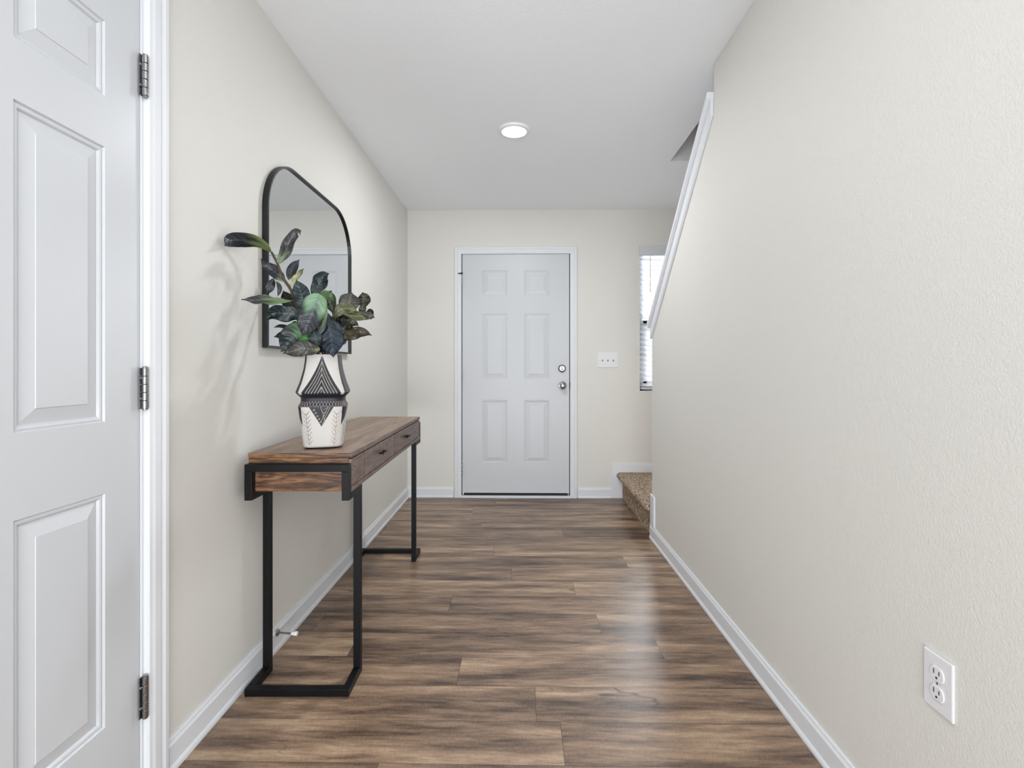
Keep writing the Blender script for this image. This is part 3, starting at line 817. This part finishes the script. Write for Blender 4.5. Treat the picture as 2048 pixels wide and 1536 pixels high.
    for p in me.polygons: p.use_smooth = True
    o = bpy.data.objects.new('leaf', me); C.objects.link(o); o.parent = pb
    return o

LV = [
 # spine, width, Y stalk, Y tip, palette, kwargs
 ([(543, 505), (528, 492), (506, 483), (480, 480), (459, 482), (449, 492)], 29, 1.79, 1.575, 'slate', dict(green=.36, wave=.15, tilt=-20, wmid=.6, sharp=.5)),
 ([(556, 527), (566, 510), (575, 493), (582, 477), (590, 466), (599, 464), (600, 470)], 22, 1.80, 1.78, 'grey', dict(green=.12, wave=1.2, wmid=.35)),
 ([(570, 563), (560, 553), (546, 541), (533, 531), (521, 517)], 24, 1.80, 1.78, 'slate', dict(green=.18, wave=.6)),
 ([(577, 560), (581, 546), (589, 531), (599, 519)], 19, 1.83, 1.86, 'slate', dict(green=.05, wave=.2)),
 ([(580, 577), (586, 563), (593, 554), (601, 544), (608, 537)], 11, 1.81, 1.81, 'pale', dict(green=.6, wave=1.2)),
 ([(547, 557), (543, 567), (537, 579), (531, 591)], 17, 1.86, 1.86, 'slate', dict(green=0, wave=.3)),
 ([(552, 562), (558, 571), (559, 582), (555, 593)], 9, 1.83, 1.82, 'grey', dict(green=.1, wave=.8)),
 ([(586, 602), (566, 600), (545, 599), (522, 599), (502, 600), (484, 598)], 17, 1.80, 1.66, 'grey', dict(green=.48, wave=.9, tilt=40, wmid=.62, sharp=.42)),
 ([(592, 619), (580, 606), (572, 593), (566, 581)], 28, 1.88, 1.90, 'dark', dict(green=0)),  # leaf turned away; its shade is put into the dark palette
 ([(608, 622), (606, 602), (600, 580), (593, 559)], 34, 1.79, 1.79, 'teal', dict(green=0, wave=.35, sharp=.6)),
 ([(626, 596), (633, 578), (641, 562), (648, 551), (658, 547)], 30, 1.84, 1.86, 'teal', dict(green=.12, wave=.8)),
 ([(648, 591), (657, 587), (664, 581)], 8, 1.88, 1.88, 'dark', dict(green=.3)),
 ([(640, 586), (650, 592), (660, 606), (666, 628)], 30, 1.83, 1.84, 'vein', dict(green=.5, wave=.5)),
 ([(640, 588), (634, 602), (624, 628), (613, 652), (604, 672)], 50, 1.745, 1.73, 'big', dict(green=.42, wave=.3, sharp=.55, wmid=.48)),
 ([(645, 592), (647, 610), (646, 635), (640, 660), (636, 675)], 16, 1.76, 1.76, 'grey', dict(green=.6, wave=.6, tilt=40)),
 ([(624, 648), (628, 665), (632, 680), (634, 695)], 27, 1.76, 1.745, 'teal', dict(green=0, wave=.5, wmid=.55)),
 ([(650, 622), (655, 645), (662, 672), (664, 692), (667, 714)], 48, 1.80, 1.765, 'navy', dict(green=.1, wave=.35, wmid=.58, sharp=.55)),
 ([(664, 640), (674, 652), (683, 663), (686, 672)], 16, 1.80, 1.80, 'navy', dict(green=.2, wave=.6)),
 ([(700, 622), (699, 608), (701, 596), (703, 585)], 42, 1.86, 1.86, 'under', dict(green=.2, wave=.4, sharp=.45)),
 ([(722, 612), (726, 604), (728, 595), (725, 584)], 26, 1.90, 1.90, 'olive', dict(green=.2, wave=.5, sharp=.5)),
 ([(720, 629), (725, 618), (727, 605)], 15, 1.88, 1.88, 'olive', dict(green=.0, wave=.4)),
 ([(664, 636), (680, 620), (697, 617), (716, 624)], 28, 1.86, 1.85, 'lime', dict(green=.0, wave=.6)),
 ([(686, 628), (704, 632), (722, 632), (737, 631), (750, 636)], 19, 1.86, 1.84, 'lime', dict(green=.0, wave=.7)),
 ([(722, 628), (733, 629), (741, 632), (749, 634)], 15, 1.84, 1.83, 'under', dict(green=.0, wave=.5)),
 ([(733, 624), (741, 622), (748, 629)], 9, 1.86, 1.85, 'dark', dict(green=.0)),
 ([(660, 640), (676, 638), (692, 642), (708, 644)], 32, 1.90, 1.90, 'dark', dict(green=.2)),
 ([(684, 664), (692, 651), (705, 645), (718, 652)], 17, 1.86, 1.85, 'olive', dict(green=.1, wave=.7)),
 ([(684, 672), (704, 668), (724, 664), (744, 671)], 24, 1.87, 1.86, 'brown', dict(green=.3, wave=.5, wmid=.42)),
 ([(690, 660), (700, 662), (714, 662)], 22, 1.89, 1.89, 'dark', dict(green=.1)),
 ([(675, 692), (682, 683), (690, 676), (699, 681)], 18, 1.84, 1.84, 'brown', dict(green=.1, wave=.6)),
 ([(603, 634), (587, 628), (570, 627), (553, 626), (541, 631), (533, 642)], 33, 1.80, 1.78, 'teal', dict(green=.05, wave=.8, wmid=.45, sharp=.6)),
 ([(588, 658), (573, 654), (560, 652), (547, 655)], 8, 1.84, 1.84, 'dark', dict(green=0)),
 ([(596, 656), (590, 648), (584, 645)], 12, 1.86, 1.86, 'dark', dict(green=.2)),
 ([(588, 667), (574, 669), (562, 671), (548, 674)], 18, 1.83, 1.83, 'dark', dict(green=0, wave=.3)),
 ([(618, 682), (606, 668), (590, 672), (576, 686), (562, 704)], 52, 1.765, 1.75, 'green', dict(green=.42, wave=.3, sharp=.55, wmid=.55)),
 ([(640, 699), (622, 698), (602, 697), (584, 703), (566, 707)], 31, 1.75, 1.735, 'under', dict(green=.12, wave=.6, sharp=.6)),
 ([(650, 706), (640, 690), (632, 670), (630, 650)], 34, 1.83, 1.83, 'dark', dict(green=0)),
 ([(652, 700), (660, 680), (664, 660), (660, 640)], 36, 1.86, 1.86, 'dark', dict(green=0)),
 ([(620, 700), (608, 690), (600, 672), (604, 650)], 34, 1.85, 1.85, 'dark', dict(green=0)),
 ([(612, 650), (604, 636), (598, 622), (596, 610)], 26, 1.84, 1.84, 'dark', dict(green=0)),
]
for a, wd, ya, yb, pal, kw in LV: leaf(a, wd, ya, yb, pal, **kw)
def stem_(pp, r0, r1, mt):
    pts = catmull([P(*p)-PO for p in pp], 24); MB().tube(pts, [r0+(r1-r0)*i/24 for i in range(25)], 9).build('stem', mt, pb, smooth='full')
stem_([(642, 745, 1.853), (634, 700, 1.85), (612, 650, 1.835), (594, 612, 1.82), (582, 580, 1.81), (570, 562, 1.80), (562, 546, 1.80), (554, 525, 1.80), (543, 504, 1.79)], .0068, .0042, STEM)
stem_([(648, 745, 1.855), (652, 690, 1.86), (660, 650, 1.87), (672, 636, 1.87), (686, 622, 1.87)], .0045, .002, TWIG)
stem_([(645, 745, 1.85), (646, 690, 1.83), (644, 640, 1.80), (640, 590, 1.76)], .0045, .002, STEM)
stem_([(644, 745, 1.845), (634, 705, 1.82), (622, 688, 1.78), (618, 682, 1.767)], .004, .002, STEM)
stem_([(648, 745, 1.85), (656, 705, 1.86), (672, 690, 1.86), (686, 672, 1.87)], .004, .002, STEM)
